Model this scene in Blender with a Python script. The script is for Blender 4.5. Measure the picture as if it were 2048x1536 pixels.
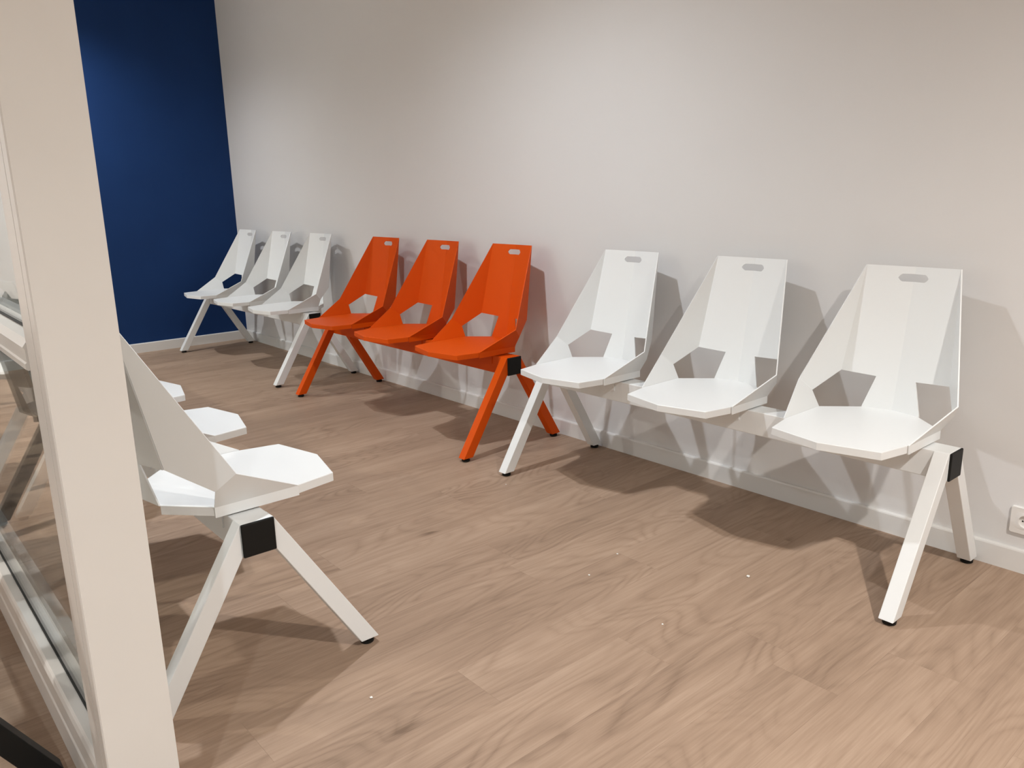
import bpy, bmesh, math, random
from mathutils import Vector, Matrix

for o in list(bpy.data.objects):
    bpy.data.objects.remove(o)
random.seed(7)
SC = bpy.context.scene
COL = SC.collection
S = 1.08                     # metres per fitted unit

# ------------------------------------------------------------------ camera
yaw, pit, rol = math.radians(40.688), math.radians(13.7075), math.radians(-1.1287)
fw = Vector((-math.cos(yaw) * math.cos(pit), math.sin(yaw) * math.cos(pit), -math.sin(pit)))
rt = fw.cross(Vector((0, 0, 1))).normalized()
up = rt.cross(fw)
rt2 = math.cos(rol) * rt + math.sin(rol) * up
up2 = -math.sin(rol) * rt + math.cos(rol) * up
cam_data = bpy.data.cameras.new('camera')
cam_data.sensor_width = 36.0
cam_data.lens = 1585.9 / 2048 * 36.0
cam_data.clip_start = 0.02
cam = bpy.data.objects.new('camera', cam_data)
cam.matrix_world = Matrix(((rt2.x, up2.x, -fw.x, 5.7204 * S), (rt2.y, up2.y, -fw.y, -2.3103 * S),
                           (rt2.z, up2.z, -fw.z, 1.0323 * S), (0, 0, 0, 1)))
COL.objects.link(cam)
SC.camera = cam

# ------------------------------------------------------------------ world, exposure
w = bpy.data.worlds.new('world')
SC.world = w
w.use_nodes = True
w.node_tree.nodes['Background'].inputs[0].default_value = (1, 0.95, 0.9, 1)
w.node_tree.nodes['Background'].inputs[1].default_value = 0.02
vs = SC.view_settings
vs.view_transform = 'Standard'
vs.look = 'None'
vs.gamma = 1.0
vs.use_curve_mapping = False
vs.exposure = 0.0

# lamps: x, y (metres), strength, colour  (built with their fittings further down)
LAMPS = [
    (3.83, -1.32, 122, (0.89, 0.94, 1.0)),
    (0.58, -1.48, 104, (0.95, 0.97, 1.0)),
    (6.90, -1.45, 285, (1.0, 0.96, 0.91)),
    (0.55, -3.70, 110, (0.85, 0.95, 1.0)),  # from here on: unseen lamps behind the partition, added for ambient brightness
    (3.83, -3.70, 30, (1.0, 0.95, 0.90)),
    (7.00, -3.70, 215, (0.82, 0.93, 1.0)),
    (2.20, -4.40, 530, (1.0, 0.96, 0.91)),
]
CEIL = 2.58


# ------------------------------------------------------------------ materials
def mat(name, col, rough=0.5, spec=0.5, metallic=0.0):
    m = bpy.data.materials.new(name)
    m.use_nodes = True
    b = m.node_tree.nodes['Principled BSDF']
    b.inputs['Base Color'].default_value = (*col, 1)
    b.inputs['Roughness'].default_value = rough
    b.inputs['Specular IOR Level'].default_value = spec
    b.inputs['Metallic'].default_value = metallic
    return m


def nodes(m):
    nt = m.node_tree
    return nt, nt.nodes, nt.links, nt.nodes['Principled BSDF']


def add_bump(m, scale, strength, dist=0.002, detail=3):
    nt, N, L, b = nodes(m)
    g = N.new('ShaderNodeNewGeometry')
    n = N.new('ShaderNodeTexNoise')
    n.inputs['Scale'].default_value = scale
    n.inputs['Detail'].default_value = detail
    bp = N.new('ShaderNodeBump')
    bp.inputs['Strength'].default_value = strength
    bp.inputs['Distance'].default_value = dist
    L.new(g.outputs['Position'], n.inputs['Vector'])
    L.new(n.outputs['Fac'], bp.inputs['Height'])
    L.new(bp.outputs['Normal'], b.inputs['Normal'])
    return n


def add_mottle(m, c0, c1, scale, detail=2):
    nt, N, L, b = nodes(m)
    g = N.new('ShaderNodeNewGeometry')
    n = N.new('ShaderNodeTexNoise')
    n.inputs['Scale'].default_value = scale
    n.inputs['Detail'].default_value = detail
    r = N.new('ShaderNodeValToRGB')
    r.color_ramp.elements[0].position = 0.3
    r.color_ramp.elements[1].position = 0.7
    r.color_ramp.elements[0].color = (*c0, 1)
    r.color_ramp.elements[1].color = (*c1, 1)
    L.new(g.outputs['Position'], n.inputs['Vector'])
    L.new(n.outputs['Fac'], r.inputs['Fac'])
    L.new(r.outputs['Color'], b.inputs['Base Color'])


M = {}
M['wall_white'] = mat('wall_white', (0.75, 0.74, 0.73), 0.75, 0.25)
add_mottle(M['wall_white'], (0.745, 0.735, 0.725), (0.757, 0.747, 0.737), 1.7)
add_bump(M['wall_white'], 260, 0.12, 0.001)
M['wall_blue'] = mat('wall_blue', (0.0075, 0.037, 0.135), 0.7, 0.2)
add_mottle(M['wall_blue'], (0.0072, 0.035, 0.130), (0.0082, 0.039, 0.143), 3)
add_bump(M['wall_blue'], 260, 0.15, 0.001)
M['ceiling'] = mat('ceiling_paint', (0.78, 0.77, 0.75), 0.9, 0.2)
M['baseboard'] = mat('baseboard_paint', (0.76, 0.75, 0.73), 0.42, 0.4)
M['white'] = mat('white_powder_coat', (0.82, 0.835, 0.83), 0.38, 0.45)
add_bump(M['white'], 900, 0.05, 0.0005)
M['orange'] = mat('orange_powder_coat', (0.68, 0.083, 0.002), 0.5, 0.15)
add_bump(M['orange'], 900, 0.05, 0.0005)
M['black'] = mat('black_plastic', (0.006, 0.006, 0.0055), 0.55, 0.25)
M['charcoal'] = mat('charcoal_coat', (0.008, 0.009, 0.009), 0.5, 0.3)
M['frame'] = mat('cream_frame_lacquer', (0.71, 0.685, 0.645), 0.33, 0.5)
add_mottle(M['frame'], (0.705, 0.68, 0.64), (0.717, 0.692, 0.652), 9)
M['gasket'] = mat('rubber_gasket', (0.03, 0.03, 0.028), 0.6, 0.3)
M['socket'] = mat('socket_plastic', (0.80, 0.78, 0.75), 0.3, 0.5)
M['brass'] = mat('socket_pin_metal', (0.6, 0.58, 0.52), 0.3, 0.5, 1.0)
M['crumb'] = mat('paper_crumb', (0.85, 0.84, 0.80), 0.8, 0.2)
M['subfloor'] = mat('subfloor', (0.10, 0.07, 0.05), 0.9, 0.1)
M['lamp_ring'] = mat('lamp_ring', (0.8, 0.8, 0.8), 0.4, 0.5)

# glass: clear pane with fresnel reflection, light passes straight through
g = bpy.data.materials.new('clear_glass')
g.use_nodes = True
nt = g.node_tree
nt.nodes.clear()
out = nt.nodes.new('ShaderNodeOutputMaterial')
mx = nt.nodes.new('ShaderNodeMixShader')
tr = nt.nodes.new('ShaderNodeBsdfTransparent')
tr.inputs[0].default_value = (0.93, 0.95, 0.94, 1)
gl = nt.nodes.new('ShaderNodeBsdfGlossy')
gl.inputs['Roughness'].default_value = 0.02
fr = nt.nodes.new('ShaderNodeFresnel')
fr.inputs['IOR'].default_value = 1.45
# both faces of the pane reflect like air-to-glass (the ray is not bent inside the thin pane)
geo_ = nt.nodes.new('ShaderNodeNewGeometry')
ior_ = nt.nodes.new('ShaderNodeMapRange')
ior_.inputs['To Min'].default_value = 1.5
ior_.inputs['To Max'].default_value = 1 / 1.5
nt.links.new(geo_.outputs['Backfacing'], ior_.inputs['Value'])
nt.links.new(ior_.outputs[0], fr.inputs['IOR'])
nt.links.new(fr.outputs[0], mx.inputs[0])
nt.links.new(tr.outputs[0], mx.inputs[1])
nt.links.new(gl.outputs[0], mx.inputs[2])
nt.links.new(mx.outputs[0], out.inputs[0])
M['glass'] = g


def oak_material():
    m = mat('oak_vinyl', (0.36, 0.25, 0.18), 0.5, 0.2)
    nt, N, L, b = nodes(m)

    def math_(op, a, bb=None, clamp=False):
        n = N.new('ShaderNodeMath')
        n.operation = op
        n.use_clamp = clamp
        for i, v in enumerate((a, bb)):
            if v is None:
                continue
            if isinstance(v, (int, float)):
                n.inputs[i].default_value = v
            else:
                L.new(v, n.inputs[i])
        return n.outputs[0]

    geo = N.new('ShaderNodeNewGeometry')
    sep = N.new('ShaderNodeSeparateXYZ')
    L.new(geo.outputs['Position'], sep.inputs[0])
    oi = N.new('ShaderNodeObjectInfo')
    rnd = oi.outputs['Random']

    def coords(sx, sy, k):
        c = N.new('ShaderNodeCombineXYZ')
        L.new(math_('ADD', math_('MULTIPLY', sep.outputs[0], sx), math_('MULTIPLY', rnd, 31.7 * k)), c.inputs[0])
        L.new(math_('ADD', math_('MULTIPLY', sep.outputs[1], sy), math_('MULTIPLY', rnd, 57.3 * k)), c.inputs[1])
        L.new(math_('MULTIPLY', rnd, 11.0 * k), c.inputs[2])
        return c.outputs[0]

    def noise(vec, detail=3, rough=0.5, dist=0.0):
        n = N.new('ShaderNodeTexNoise')
        n.inputs['Scale'].default_value = 1.0
        n.inputs['Detail'].default_value = detail
        n.inputs['Roughness'].default_value = rough
        n.inputs['Distortion'].default_value = dist
        L.new(vec, n.inputs['Vector'])
        return n.outputs['Fac']

    # growth-ring figure: contour lines of a stretched smooth field -> cathedral shapes
    field = noise(coords(5.5, 1.35, 1.0), 1.0, 0.4, 0.3)
    warp = noise(coords(26.0, 5.0, 2.0), 2)
    f2 = math_('ADD', math_('MULTIPLY', field, 18.0), math_('MULTIPLY', warp, 0.55))
    ring = math_('FRACT', f2)
    ring = math_('ABSOLUTE', math_('SUBTRACT', ring, 0.5))          # 0..0.5 triangle
    ring = math_('POWER', math_('MULTIPLY', ring, 2.0), 2.2)
    # ring strength is uneven over the board
    rmask = noise(coords(5.0, 1.4, 3.0), 2)
    rmask = math_('MULTIPLY', math_('SUBTRACT', rmask, 0.32), 2.6, True)
    # fine pores along the board
    pores = noise(coords(230.0, 7.0, 4.0), 3, 0.65)
    streak = noise(coords(38.0, 1.6, 5.0), 3, 0.55)
    mid_s = noise(coords(95.0, 3.2, 8.0), 3, 0.6)
    broad = noise(coords(7.0, 1.3, 6.0), 2)
    # knots
    vor = N.new('ShaderNodeTexVoronoi')
    vor.inputs['Scale'].default_value = 1.0
    L.new(coords(6.5, 2.0, 7.0), vor.inputs['Vector'])
    knot = math_('SUBTRACT', 1.0, math_('MULTIPLY', vor.outputs['Distance'], 7.5), True)
    knot = math_('MULTIPLY', math_('POWER', knot, 1.5), math_('GREATER_THAN', noise(coords(2.2, 0.9, 9.0), 0), 0.52))

    val = math_('MULTIPLY', math_('SUBTRACT', streak, 0.5), 0.42)
    val = math_('ADD', val, math_('MULTIPLY', math_('SUBTRACT', broad, 0.5), 0.52))
    val = math_('ADD', val, math_('MULTIPLY', math_('SUBTRACT', pores, 0.5), 0.5))
    val = math_('ADD', val, math_('MULTIPLY', math_('SUBTRACT', mid_s, 0.5), 0.32))
    val = math_('SUBTRACT', val, math_('MULTIPLY', math_('MULTIPLY', ring, rmask), 0.27))
    val = math_('SUBTRACT', val, math_('MULTIPLY', knot, 0.6))
    val = math_('ADD', val, math_('MULTIPLY', math_('SUBTRACT', rnd, 0.5), 0.13))
    val = math_('ADD', val, 0.56, True)
    ramp = N.new('ShaderNodeValToRGB')
    e = ramp.color_ramp.elements
    e[0].position = 0.0
    e[0].color = (0.190, 0.126, 0.086, 1)
    e[1].position = 1.0
    e[1].color = (0.500, 0.366, 0.270, 1)
    mid = e.new(0.5)
    mid.color = (0.355, 0.247, 0.175, 1)
    L.new(val, ramp.inputs['Fac'])
    L.new(ramp.outputs['Color'], b.inputs['Base Color'])
    bp = N.new('ShaderNodeBump')
    bp.inputs['Strength'].default_value = 0.12
    bp.inputs['Distance'].default_value = 0.0006
    L.new(pores, bp.inputs['Height'])
    L.new(bp.outputs['Normal'], b.inputs['Normal'])
    return m


M['oak'] = oak_material()


def emit(name, col, strength):
    m = bpy.data.materials.new(name)
    m.use_nodes = True
    nt = m.node_tree
    nt.nodes.clear()
    o = nt.nodes.new('ShaderNodeOutputMaterial')
    e = nt.nodes.new('ShaderNodeEmission')
    e.inputs[0].default_value = (*col, 1)
    e.inputs[1].default_value = strength
    nt.links.new(e.outputs[0], o.inputs[0])
    return m


# ------------------------------------------------------------------ helpers
def link(name, me, m, parent=None, loc=None):
    o = bpy.data.objects.new(name, me)
    if m is not None and not me.materials:
        me.materials.append(m)
    COL.objects.link(o)
    if parent:
        o.parent = parent
    if loc is not None:
        o.location = loc
    return o


def to_mesh(bm, name):
    bmesh.ops.recalc_face_normals(bm, faces=bm.faces)
    me = bpy.data.meshes.new(name)
    bm.to_mesh(me)
    bm.free()
    return me


def box_bm(x0, x1, y0, y1, z0, z1, bevel=0.0, seg=2, bm=None):
    b = bmesh.new()
    vs_ = [b.verts.new(p) for p in ((x0, y0, z0), (x1, y0, z0), (x1, y1, z0), (x0, y1, z0),
                                    (x0, y0, z1), (x1, y0, z1), (x1, y1, z1), (x0, y1, z1))]
    for f in ((3, 2, 1, 0), (4, 5, 6, 7), (0, 1, 5, 4), (1, 2, 6, 5), (2, 3, 7, 6), (3, 0, 4, 7)):
        b.faces.new([vs_[i] for i in f])
    if bevel:
        bmesh.ops.bevel(b, geom=list(b.edges), offset=bevel, segments=seg, affect='EDGES', profile=0.5)
    return b


def prism_bm(poly, axis, a0, a1, bevel=0.0):
    """extrude a 2D polygon along an axis ('x': poly is (y,z); 'z': poly is (x,y))"""
    b = bmesh.new()
    mk = (lambda p, a: (a, p[0], p[1])) if axis == 'x' else (lambda p, a: (p[0], p[1], a))
    v0 = [b.verts.new(mk(p, a0)) for p in poly]
    v1 = [b.verts.new(mk(p, a1)) for p in poly]
    b.faces.new(v0[::-1])
    b.faces.new(v1)
    n = len(poly)
    for i in range(n):
        b.faces.new((v0[i], v0[(i + 1) % n], v1[(i + 1) % n], v1[i]))
    bmesh.ops.recalc_face_normals(b, faces=b.faces)
    if bevel:
        bmesh.ops.bevel(b, geom=list(b.edges), offset=bevel, segments=2, affect='EDGES', profile=0.5)
    return b


def lathe_bm(prof, n=20):
    b = bmesh.new()
    rings = []
    for r, z in prof:
        rings.append([b.verts.new((r * math.cos(2 * math.pi * i / n), r * math.sin(2 * math.pi * i / n), z)) for i in range(n)])
    for a, c in zip(rings, rings[1:]):
        for i in range(n):
            b.faces.new((a[i], a[(i + 1) % n], c[(i + 1) % n], c[i]))
    b.faces.new(rings[0][::-1])
    b.faces.new(rings[-1])
    return b


def empty(name, loc=(0, 0, 0), rz=0.0):
    o = bpy.data.objects.new(name, None)
    o.empty_display_size = 0.1
    COL.objects.link(o)
    o.location = loc
    o.rotation_euler = (0, 0, rz)
    return o


def tag(o, label, cat, group=None):
    o['label'] = label
    o['category'] = cat
    if group:
        o['group'] = group
    return o


def struct(o):
    o['kind'] = 'structure'
    return o


# ------------------------------------------------------------------ the room
WY = 0.012 * S              # face of the long white wall (baseboard face at y = 0)
XF, YL = 8.6, -5.0          # far sides of the room, behind the camera
EX = 0.0                    # end wall face
floor = struct(link('floor', to_mesh(box_bm(EX - 0.15, XF, YL, WY + 0.15, -0.12, -0.004), 'floor'), M['subfloor']))

PW, PL = 0.164, 1.22
pb = box_bm(0, 1, 0, 1, -1, 0)
plank_me = to_mesh(pb, 'plank')
plank_me.materials.append(M['oak'])
pins = {}


def col_of(x):
    return math.floor((x - 4.479) / PW)


for x, y in ((4.56, -1.058), (4.88, -1.508), (5.05, -1.114), (5.20, -0.86), (5.37, -0.933), (5.57, -0.684),
             (3.91, -0.85), (3.06, -0.485)):
    pins[col_of(x)] = y
k0 = math.floor((EX - 4.479) / PW)
k1 = math.ceil((XF - 4.479) / PW)
gap = 0.00012
for k in range(k0, k1):
    xa, xb = max(EX, 4.479 + k * PW), min(XF, 4.479 + (k + 1) * PW)
    if xb - xa < 0.01:
        continue
    y = pins.get(k, -random.uniform(0.1, PL))
    while y < WY:
        y += PL
    while y > YL:
        ya, yb_ = max(YL, y - PL), min(WY, y)
        y -= PL
        if yb_ - ya < 0.02:
            continue
        o = link('plank', plank_me, None, floor)
        o.location = (xa + gap, ya + gap, 0)
        o.scale = (xb - xa - 2 * gap, yb_ - ya - 2 * gap, 0.004)

YB = -1.30 * S              # the blue paint ends here, hidden behind the post
struct(link('wall_right', to_mesh(box_bm(EX - 0.15, XF, WY, WY + 0.15, 0, CEIL), 'wall_right'), M['wall_white']))
struct(link('wall_end_blue', to_mesh(box_bm(EX - 0.15, EX, YB, WY, 0, CEIL), 'wall_end_blue'), M['wall_blue']))
struct(link('wall_end_white', to_mesh(box_bm(EX - 0.15, EX, YL, YB, 0, CEIL), 'wall_end_white'), M['wall_white']))
struct(link('wall_left', to_mesh(box_bm(EX - 0.15, XF, YL - 0.15, YL, 0, CEIL), 'wall_left'), M['wall_white']))
struct(link('wall_front', to_mesh(box_bm(XF, XF + 0.15, YL - 0.15, WY + 0.15, 0, CEIL), 'wall_front'), M['wall_white']))
struct(link('ceiling', to_mesh(box_bm(EX - 0.15, XF + 0.15, YL - 0.15, WY + 0.15, CEIL, CEIL + 0.1), 'ceiling'), M['ceiling']))

BH = 0.070


def base_profile(t, h):
    return [(0, 0), (0, h - 0.006), (0.0015, h - 0.002), (0.004, h), (t, h), (t, 0)]


p = [(y, z) for y, z in base_profile(WY, BH)]
struct(link('baseboard_right', to_mesh(prism_bm(p, 'x', EX + WY, XF), 'baseboard_right'), M['baseboard']))
b = prism_bm([(EX + WY - y, z) for y, z in base_profile(WY, BH)], 'x', 0, 1)
me = to_mesh(b, 'baseboard_end')
# turn the x-extruded profile to run along y
for v in me.vertices:
    a, yy, zz = v.co
    v.co = (yy, YL + a * (0.0 - YL), zz)
struct(link('baseboard_end', me, M['baseboard']))

# ------------------------------------------------------------------ the benches
U_END, KH, KW0, KW1 = 0.7305, 0.0353, 0.385, 0.313
V = dict(T=(.124, -.1979, .8101), TC=(0, -.2243, .8077), B=(.1477, -.1423, .5089), A=(.0539, -.16, .5016),
         C=(.1906, -.0633, .4548), D=(.1645, -.0606, .412), E=(.0798, -.1364, .412), W1=(.2125, -.0255, .4901),
         SW=(.1648, .1259, .412), R=(.146, .2205, .412), M=(0, .2552, .412))
PITCH = 0.5
# plane of one half of the back: v = a + b|u| + c w
_T, _TC, _B = (Vector(V[k]) for k in ('T', 'TC', 'B'))


def solve_back():
    # unknown a,b,c from three points
    A = Matrix(((1, _T.x, _T.z), (1, _TC.x, _TC.z), (1, _B.x, _B.z)))
    return A.inverted() @ Vector((_T.y, _TC.y, _B.y))


_abc = solve_back()


def back_pt(u, w_):
    return (u, _abc[0] + _abc[1] * abs(u) + _abc[2] * w_, w_)


V['A'] = back_pt(V['A'][0], V['A'][2])
V['E'] = back_pt(V['E'][0], V['E'][2])
V['EC'] = back_pt(0, .412)
TH = 0.0032


def sheet(name, polys, outward, thick=TH, folds=None, fold_r=0.0):
    """folded sheet metal: polys share vertices by position; thickness goes away from the sitter"""
    bm = bmesh.new()
    cache = {}

    def vert(p):
        k = tuple(round(c, 5) for c in p)
        if k not in cache:
            cache[k] = bm.verts.new([c * S for c in p])
        return cache[k]
    for poly in polys:
        bm.faces.new([vert(q) for q in poly])
    bmesh.ops.recalc_face_normals(bm, faces=bm.faces)
    bm.faces.ensure_lookup_table()
    f = bm.faces[0]
    f.normal_update()
    if f.normal.dot(Vector(outward)) > 0:
        bmesh.ops.reverse_faces(bm, faces=bm.faces)
    if fold_r:
        es = [e for e in bm.edges if len(e.link_faces) == 2 and e.calc_face_angle() > 0.6]
        bmesh.ops.bevel(bm, geom=es, offset=fold_r, segments=3, affect='EDGES', profile=0.5)
    bmesh.ops.triangulate(bm, faces=[f for f in bm.faces if len(f.verts) > 4], ngon_method='EAR_CLIP')
    bm.normal_update()
    bmesh.ops.solidify(bm, geom=list(bm.faces), thickness=thick * S)
    return to_mesh(bm, name)


def mir(p):
    return (-p[0], p[1], p[2])


def low(p, h):
    return (p[0], p[1], p[2] - h)


LIP = 0.020
vM, vR, vSW, vD, vE, vEC = (V[k] for k in ('M', 'R', 'SW', 'D', 'E', 'EC'))
seat_polys = [[vM, vR, vSW, vD, vE, vEC, mir(vE), mir(vD), mir(vSW), mir(vR)]]
for a, c in ((vM, vR), (vR, vSW), (vD, vE)):
    seat_polys.append([a, c, low(c, LIP), low(a, LIP)])
    seat_polys.append([mir(a), mir(c), low(mir(c), LIP), low(mir(a), LIP)])
seat_me = sheet('seat', seat_polys, (0, 0, -1), fold_r=0.0022)

h_out = [(0, .788), (-.030, .788), (-.0355, .7845), (-.0405, .7775), (-.0355, .7705), (-.030, .767), (0, .767)]
half = [V['TC'], mir(V['T']), mir(V['B']), mir(V['A']), mir(V['E']), V['EC']]
half += [back_pt(u, z) for u, z in h_out[::-1]]
back_polys = [half, [mir(q) for q in half][::-1]]
back_me = sheet('backrest', back_polys, (0, -1, 0))

FL = 0.0235


def wing_polys(s):
    f = (lambda q: q) if s > 0 else mir
    T, W1, C, B, SW, D = (f(V[k]) for k in ('T', 'W1', 'C', 'B', 'SW', 'D'))
    sw2 = (SW[0] + s * 0.0008, SW[1] - 0.0015, SW[2] + 0.0006)
    d2 = (D[0] + s * 0.0008, D[1], D[2])
    return [[T, W1, C, B], [W1, sw2, d2, C], [sw2, low(sw2, FL), low(d2, FL), d2]]


wing_me = {s: sheet('side_wing', wing_polys(s), (s, 0, -0.2)) for s in (-1, 1)}


def bracket_mesh():
    b = bmesh.new()
    u0, v0, t = 0.137, 0.0385, 0.003
    z1, z0 = 0.4085, 0.350
    poly = [(-v0, z0), (-v0, z1), (v0, z1), (v0, z0), (v0 - t, z0), (v0 - t, z1 - t), (-v0 + t, z1 - t), (-v0 + t, z0)]
    bm = prism_bm([(y * S, z * S) for y, z in poly], 'x', -u0 * S, u0 * S)
    return to_mesh(bm, 'bracket')


bracket_me = bracket_mesh()
beam_me = to_mesh(box_bm(-U_END * S, U_END * S, -KH * S, KH * S, KW1 * S, KW0 * S, 0.0025), 'beam')
cap_me = to_mesh(box_bm(0, 0.007, -KH * S - 0.0004, KH * S + 0.0004, KW1 * S - 0.0004, KW0 * S + 0.0004, 0.0032, 3), 'end_cap')


def leg_mesh(front):
    if front:
        poly = [(KH, KW0), (.2655, .014), (.2195, .014), (KH, KW1)]
    else:
        poly = [(-KH, KW0), (-.2575, .014), (-.2115, .014), (-KH, KW1)]
    u1 = U_END - 0.0015
    bm = prism_bm([(y * S, z * S) for y, z in poly], 'x', (u1 - .0365) * S, u1 * S, 0.002)
    return to_mesh(bm, 'leg')


leg_me = {1: leg_mesh(True), -1: leg_mesh(False)}
foot_me = to_mesh(lathe_bm([(.0155, 0), (.0175, .002), (.0175, .009), (.014, .0105), (.014, .0155)], 18), 'foot')
LEG_U = U_END - 0.0015 - 0.01825


def build_bench(name, X, Y, rz, mats, facing):
    """facing -1: looks to -y (wall benches), +1: looks to +y"""
    rot = rz if facing > 0 else rz + math.pi
    root = empty(name, (X * S, Y * S, 0), rot)
    frame_m, seat_m = mats
    own = {}

    def inst(nm, me, m, parent, loc=None, scale=None, key=None):
        k = (nm, key, m.name)
        if k not in own:
            c = mesh_cache.get(k)
            if c is None:
                c = me.copy()
                c.materials.clear()
                c.materials.append(m)
                mesh_cache[k] = c
            own[k] = c
        o = link(nm, own[k], None, parent, loc)
        return o
    inst('beam', beam_me, frame_m, root)
    inst('end_cap', cap_me, M['black'], root, (U_END * S - 0.001, 0, 0))
    c = inst('end_cap', cap_me, M['black'], root, (-U_END * S + 0.001, 0, 0))
    c.rotation_euler = (0, 0, math.pi)
    for e in (-1, 1):
        for f in (1, -1):
            if e > 0:
                lg = inst('leg', leg_me[f], frame_m, root, key=f)
                fy = (.2425 if f > 0 else -.2345) * S
                inst('foot', foot_me, M['black'], lg, (LEG_U * S, fy, 0))
            else:
                lg = inst('leg', leg_me[f], frame_m, root, (-2 * LEG_U * S, 0, 0), key=f)
                fy = (.2425 if f > 0 else -.2345) * S
                inst('foot', foot_me, M['black'], lg, (LEG_U * S, fy, 0))
    for k in (-1, 0, 1):
        st = inst('seat', seat_me, seat_m, root, (k * PITCH * S, 0, 0))
        inst('backrest', back_me, seat_m, st)
        inst('side_wing', wing_me[-1], seat_m, st, key=-1)
        inst('side_wing', wing_me[1], seat_m, st, key=1)
        inst('bracket', bracket_me, frame_m, st)
    return root


mesh_cache = {}
R_ = math.radians
W2 = (M['white'], M['white'])
g_ = 'three-seat beam benches in the waiting room'
tag(build_bench('beam_bench', 0.9267, -0.2774, R_(0.944), W2, -1),
    'white metal three-seat bench in the corner beside the dark blue wall', 'bench', g_)
tag(build_bench('beam_bench', 2.6386, -0.2743, R_(-0.157), (M['orange'], M['orange']), -1),
    'orange metal three-seat bench against the white wall between two white benches', 'bench', g_)
tag(build_bench('beam_bench', 4.2913, -0.2641, R_(0.016), W2, -1),
    'white metal three-seat bench along the wall beside the power socket', 'bench', g_)
tag(build_bench('beam_bench', 3.4958, -1.7152, R_(-0.629), W2, 1),
    'white metal three-seat bench seen from behind, next to the cream partition post', 'bench', g_)
tag(build_bench('beam_bench', 3.4958, -2.385, 0, (M['charcoal'], M['charcoal']), -1),
    'black metal bench behind the partition, one slanted leg showing in the lower left corner', 'bench', g_)
tag(build_bench('beam_bench', 1.72, -2.385, 0, W2, -1),
    'white bench behind the partition whose leg is mirrored in the glass', 'bench', g_)

# ------------------------------------------------------------------ glazed partition
part = empty('glazed_partition', (4.445 * S, -2.055 * S, 0))
tag(part, 'cream framed glass partition with a thick post standing in the left foreground', 'partition')
ox, oy = 4.445 * S, -2.055 * S


def pmesh(name, poly, axis, a0, a1, m, bevel=0.0, parent=part):
    q = [(a * S, c * S) for a, c in poly]
    if axis == 'x':
        q = [(y - oy, z) for y, z in q]
        bm = prism_bm(q, 'x', a0 * S - ox, a1 * S - ox, bevel)
    else:
        q = [(x - ox, y - oy) for x, y in q]
        bm = prism_bm(q, 'z', a0 * S, a1 * S, bevel)
    return link(name, to_mesh(bm, name), m, parent)


PT = CEIL / S - 0.001
yo, yi = -2.1055, -2.0025


def post_poly(x1, depth=0.110):
    x0 = x1 - depth
    # left (-y) side carries a shallow groove and a recessed back half
    return [(x1, yi), (x1, yo + 0.002), (x1 - 0.002, yo), (x1 - 0.030, yo), (x1 - 0.030, yo + 0.004), (x1 - 0.036, yo + 0.004),
            (x1 - 0.036, yo + 0.0005), (x1 - 0.075, yo + 0.0005), (x1 - 0.075, yo + 0.003), (x0, yo + 0.003),
            (x0, yi)]


PX = (4.50, 2.25, 0.115)
for x1 in PX:
    pmesh('post', post_poly(x1), 'z', 0.0, PT, M['frame'])
bot = [(-2.108, 0.0), (-2.108, 0.062), (-2.1055, 0.066), (-2.1055, 0.108), (-2.102, 0.116), (-2.098, 0.121), (-2.045, 0.121),
       (-2.043, 0.118), (-2.043, 0.066), (-2.004, 0.062), (-2.002, 0.058), (-2.002, 0.0)]
midr = [(-2.105, 0.788), (-2.108, 0.790), (-2.108, 0.798), (-2.1055, 0.800), (-2.1055, 0.820), (-2.108, 0.823), (-2.100, 0.834),
        (-2.045, 0.834), (-2.043, 0.832), (-2.043, 0.820), (-2.006, 0.817), (-2.003, 0.814), (-2.003, 0.790), (-2.006, 0.788)]
topr = [(-2.108, PT - 0.06), (-2.108, PT), (-2.003, PT), (-2.003, PT - 0.06)]
for xa, xb in ((PX[1], PX[0] - 0.110), (PX[2], PX[1] - 0.110)):
    pmesh('bottom_rail', bot, 'x', xa, xb, M['frame'])
    pmesh('middle_rail', midr, 'x', xa, xb, M['frame'])
    pmesh('top_rail', topr, 'x', xa, xb, M['frame'])
    for z0, z1 in ((0.121, 0.788), (0.834, PT - 0.06)):
        gp = pmesh('glass_pane', [(-2.0775, z0), (-2.0775, z1), (-2.0725, z1), (-2.0725, z0)], 'x', xa, xb, M['glass'])
        pmesh('gasket', [(-2.0795, z0 - 0.001), (-2.0795, z0 + 0.003), (-2.0705, z0 + 0.003), (-2.0705, z0 - 0.001)], 'x', xa, xb, M['gasket'], parent=gp)

# ------------------------------------------------------------------ wall socket
sx, sz = 5.083 * S + 0.041, 0.1445 * S + 0.001
so = empty('power_socket', (sx, WY, sz))
tag(so, 'white square power socket low on the white wall at the right edge', 'socket')


def rrect(hw, hh, r, n=5):
    pts = []
    for cx, cy, a0 in ((hw - r, hh - r, 0), (-hw + r, hh - r, 90), (-hw + r, -hh + r, 180), (hw - r, -hh + r, 270)):
        for i in range(n + 1):
            a = math.radians(a0 + 90 * i / n)
            pts.append((cx + r * math.cos(a), cy + r * math.sin(a)))
    return pts


def disc_stack(layers, name):
    """layers: list of (outline pts (x,z), y) lofted from the wall outwards"""
    b = bmesh.new()
    rings = [[b.verts.new((x, y, z)) for x, z in pts] for pts, y in layers]
    n = len(rings[0])
    for a, c in zip(rings, rings[1:]):
        for i in range(n):
            b.faces.new((a[i], a[(i + 1) % n], c[(i + 1) % n], c[i]))
    b.faces.new(rings[0][::-1])
    b.faces.new(rings[-1])
    return to_mesh(b, name)


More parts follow.
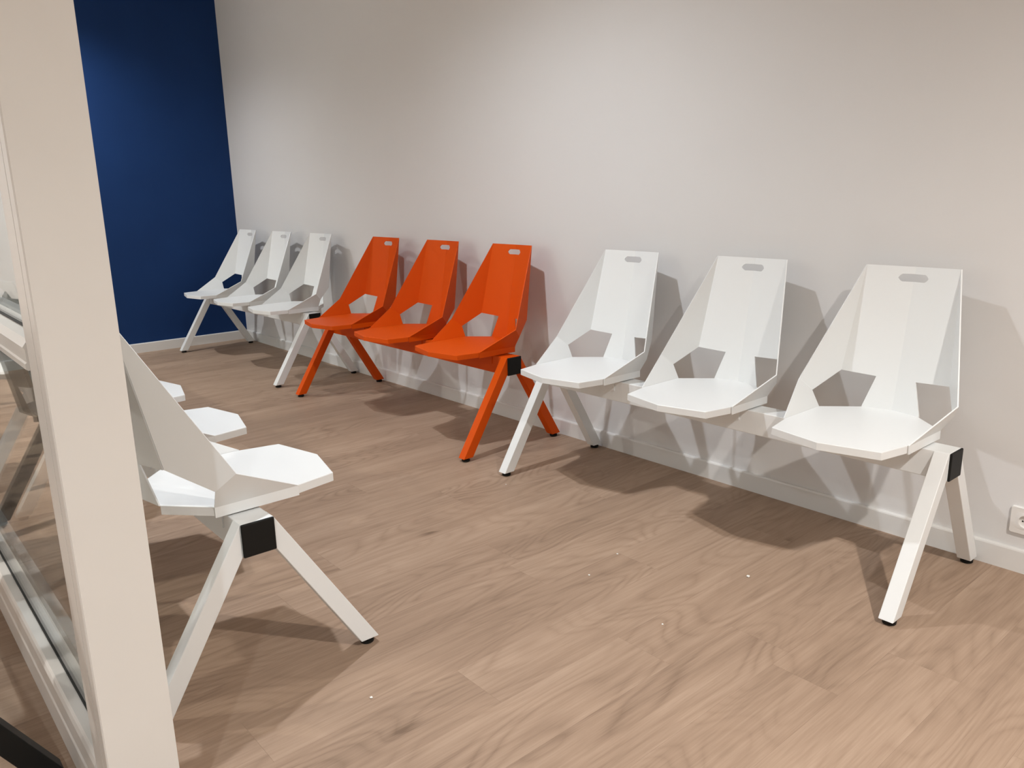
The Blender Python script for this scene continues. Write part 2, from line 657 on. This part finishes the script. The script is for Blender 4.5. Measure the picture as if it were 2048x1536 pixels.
def circ(r, n=24, cx=0, cz=0):
    return [(cx + r * math.cos(2 * math.pi * (i + .5) / n + math.pi * 0), cz + r * math.sin(2 * math.pi * (i + .5) / n)) for i in range(n)]


NP = 24
fp = rrect(0.041, 0.041, 0.006)
fp2 = rrect(0.039, 0.039, 0.006)
fp3 = rrect(0.0265, 0.0265, 0.012)
cr1, cr2 = circ(0.0205), circ(0.0185)
link('face_plate', disc_stack([(fp, 0.0), (fp, -0.006), (fp2, -0.009), (fp3, -0.009), (cr1, -0.0105), (cr2, -0.0105), (cr2, -0.001)], 'face_plate'), M['socket'], so)
pin = to_mesh(lathe_bm([(0.0023, 0), (0.0023, 0.006), (0.0015, 0.008)], 10), 'earth_pin')
po = link('earth_pin', pin, M['brass'], so, (0, -0.001, 0.008))
po.rotation_euler = (math.pi / 2, 0, 0)
for s in (-1, 1):
    hm = to_mesh(lathe_bm([(0.0024, 0), (0.0024, 0.0006)], 10), 'contact_hole')
    ho = link('contact_hole', hm, M['black'], so, (s * 0.0095, -0.001, -0.002))
    ho.rotation_euler = (math.pi / 2, 0, 0)

# ------------------------------------------------------------------ crumbs on the floor


def crumb_mesh(r, seed):
    rr = random.Random(seed)
    b = bmesh.new()
    bmesh.ops.create_icosphere(b, subdivisions=1, radius=r)
    for v in b.verts:
        v.co *= rr.uniform(0.6, 1.15)
        v.co.z = v.co.z * 0.45
    zmin = min(v.co.z for v in b.verts)
    for v in b.verts:
        v.co.z -= zmin
    return to_mesh(b, 'paper_crumb')


def floor_at(px, py):
    d = fw + rt2 * ((px - 1024) / 1585.9) - up2 * ((py - 768) / 1585.9)
    c = Vector((5.7204, -2.3103, 1.0323)) * S
    return c - d * (c.z / d.z)


for i, (px, py, r, lab) in enumerate((
        (1496, 1154, 0.0065, 'largest white paper crumb on the floor before the bench by the socket'),
        (1235, 1108, 0.004, 'tiny pale crumb on the floor below the leg of the right bench'),
        (1178, 1151, 0.004, 'tiny pale crumb on the floor left of the largest crumb'),
        (1012, 969, 0.003, 'tiny pale crumb just in front of the white bench leg beside the orange one'),
        (743, 1396, 0.0045, 'beige flake on the floor in front of the left bench foot'),
        (1325, 1249, 0.003, 'tiny pale crumb on the floor at the centre foreground'))):
    q = floor_at(px, py)
    tag(link('paper_crumb', crumb_mesh(r, i), M['crumb'], None, (q.x, q.y, 0)), lab, 'crumb', 'crumbs on the floor')

# ------------------------------------------------------------------ ceiling downlights
ring_me = None
for i, (x, y, st_, col) in enumerate(LAMPS):
    d = empty('downlight', (x, y, CEIL))
    row = 'over the benches' if y > -2 else 'added as unseen fill behind the partition'
    pos = ('near the end wall', 'beside the far seats', 'above the middle of the room', 'near the power socket', 'by the entrance')[0 if x < 1 else 1 if x < 3 else 2 if x < 5 else 3 if x < 6 else 4]
    tag(d, 'round recessed ceiling downlight %s, %s' % (row, pos), 'lamp', 'ceiling downlights')
    n = 28
    b = bmesh.new()
    prof = [(0.085, 0.0), (0.085, -0.004), (0.080, -0.007), (0.066, -0.007), (0.066, -0.001)]
    rings = [[b.verts.new((r * math.cos(2 * math.pi * k / n), r * math.sin(2 * math.pi * k / n), z)) for k in range(n)] for r, z in prof]
    for a, c in zip(rings, rings[1:] + rings[:1]):
        for k in range(n):
            b.faces.new((a[k], a[(k + 1) % n], c[(k + 1) % n], c[k]))
    link('trim_ring', to_mesh(b, 'trim_ring'), M['lamp_ring'], d)
    b = lathe_bm([(0.064, -0.001), (0.064, -0.004)], n)
    link('lens', to_mesh(b, 'lens'), emit('lamp_light', col, 12.0), d)
    ld = bpy.data.lights.new('lamp_light', 'SPOT')
    ld.energy = st_
    ld.color = col
    ld.spot_size = math.radians(147)
    ld.spot_blend = 1.0
    ld.shadow_soft_size = 0.032
    lo = bpy.data.objects.new('lamp_light', ld)
    COL.objects.link(lo)
    lo.parent = d
    lo.location = (0, 0, -0.06)
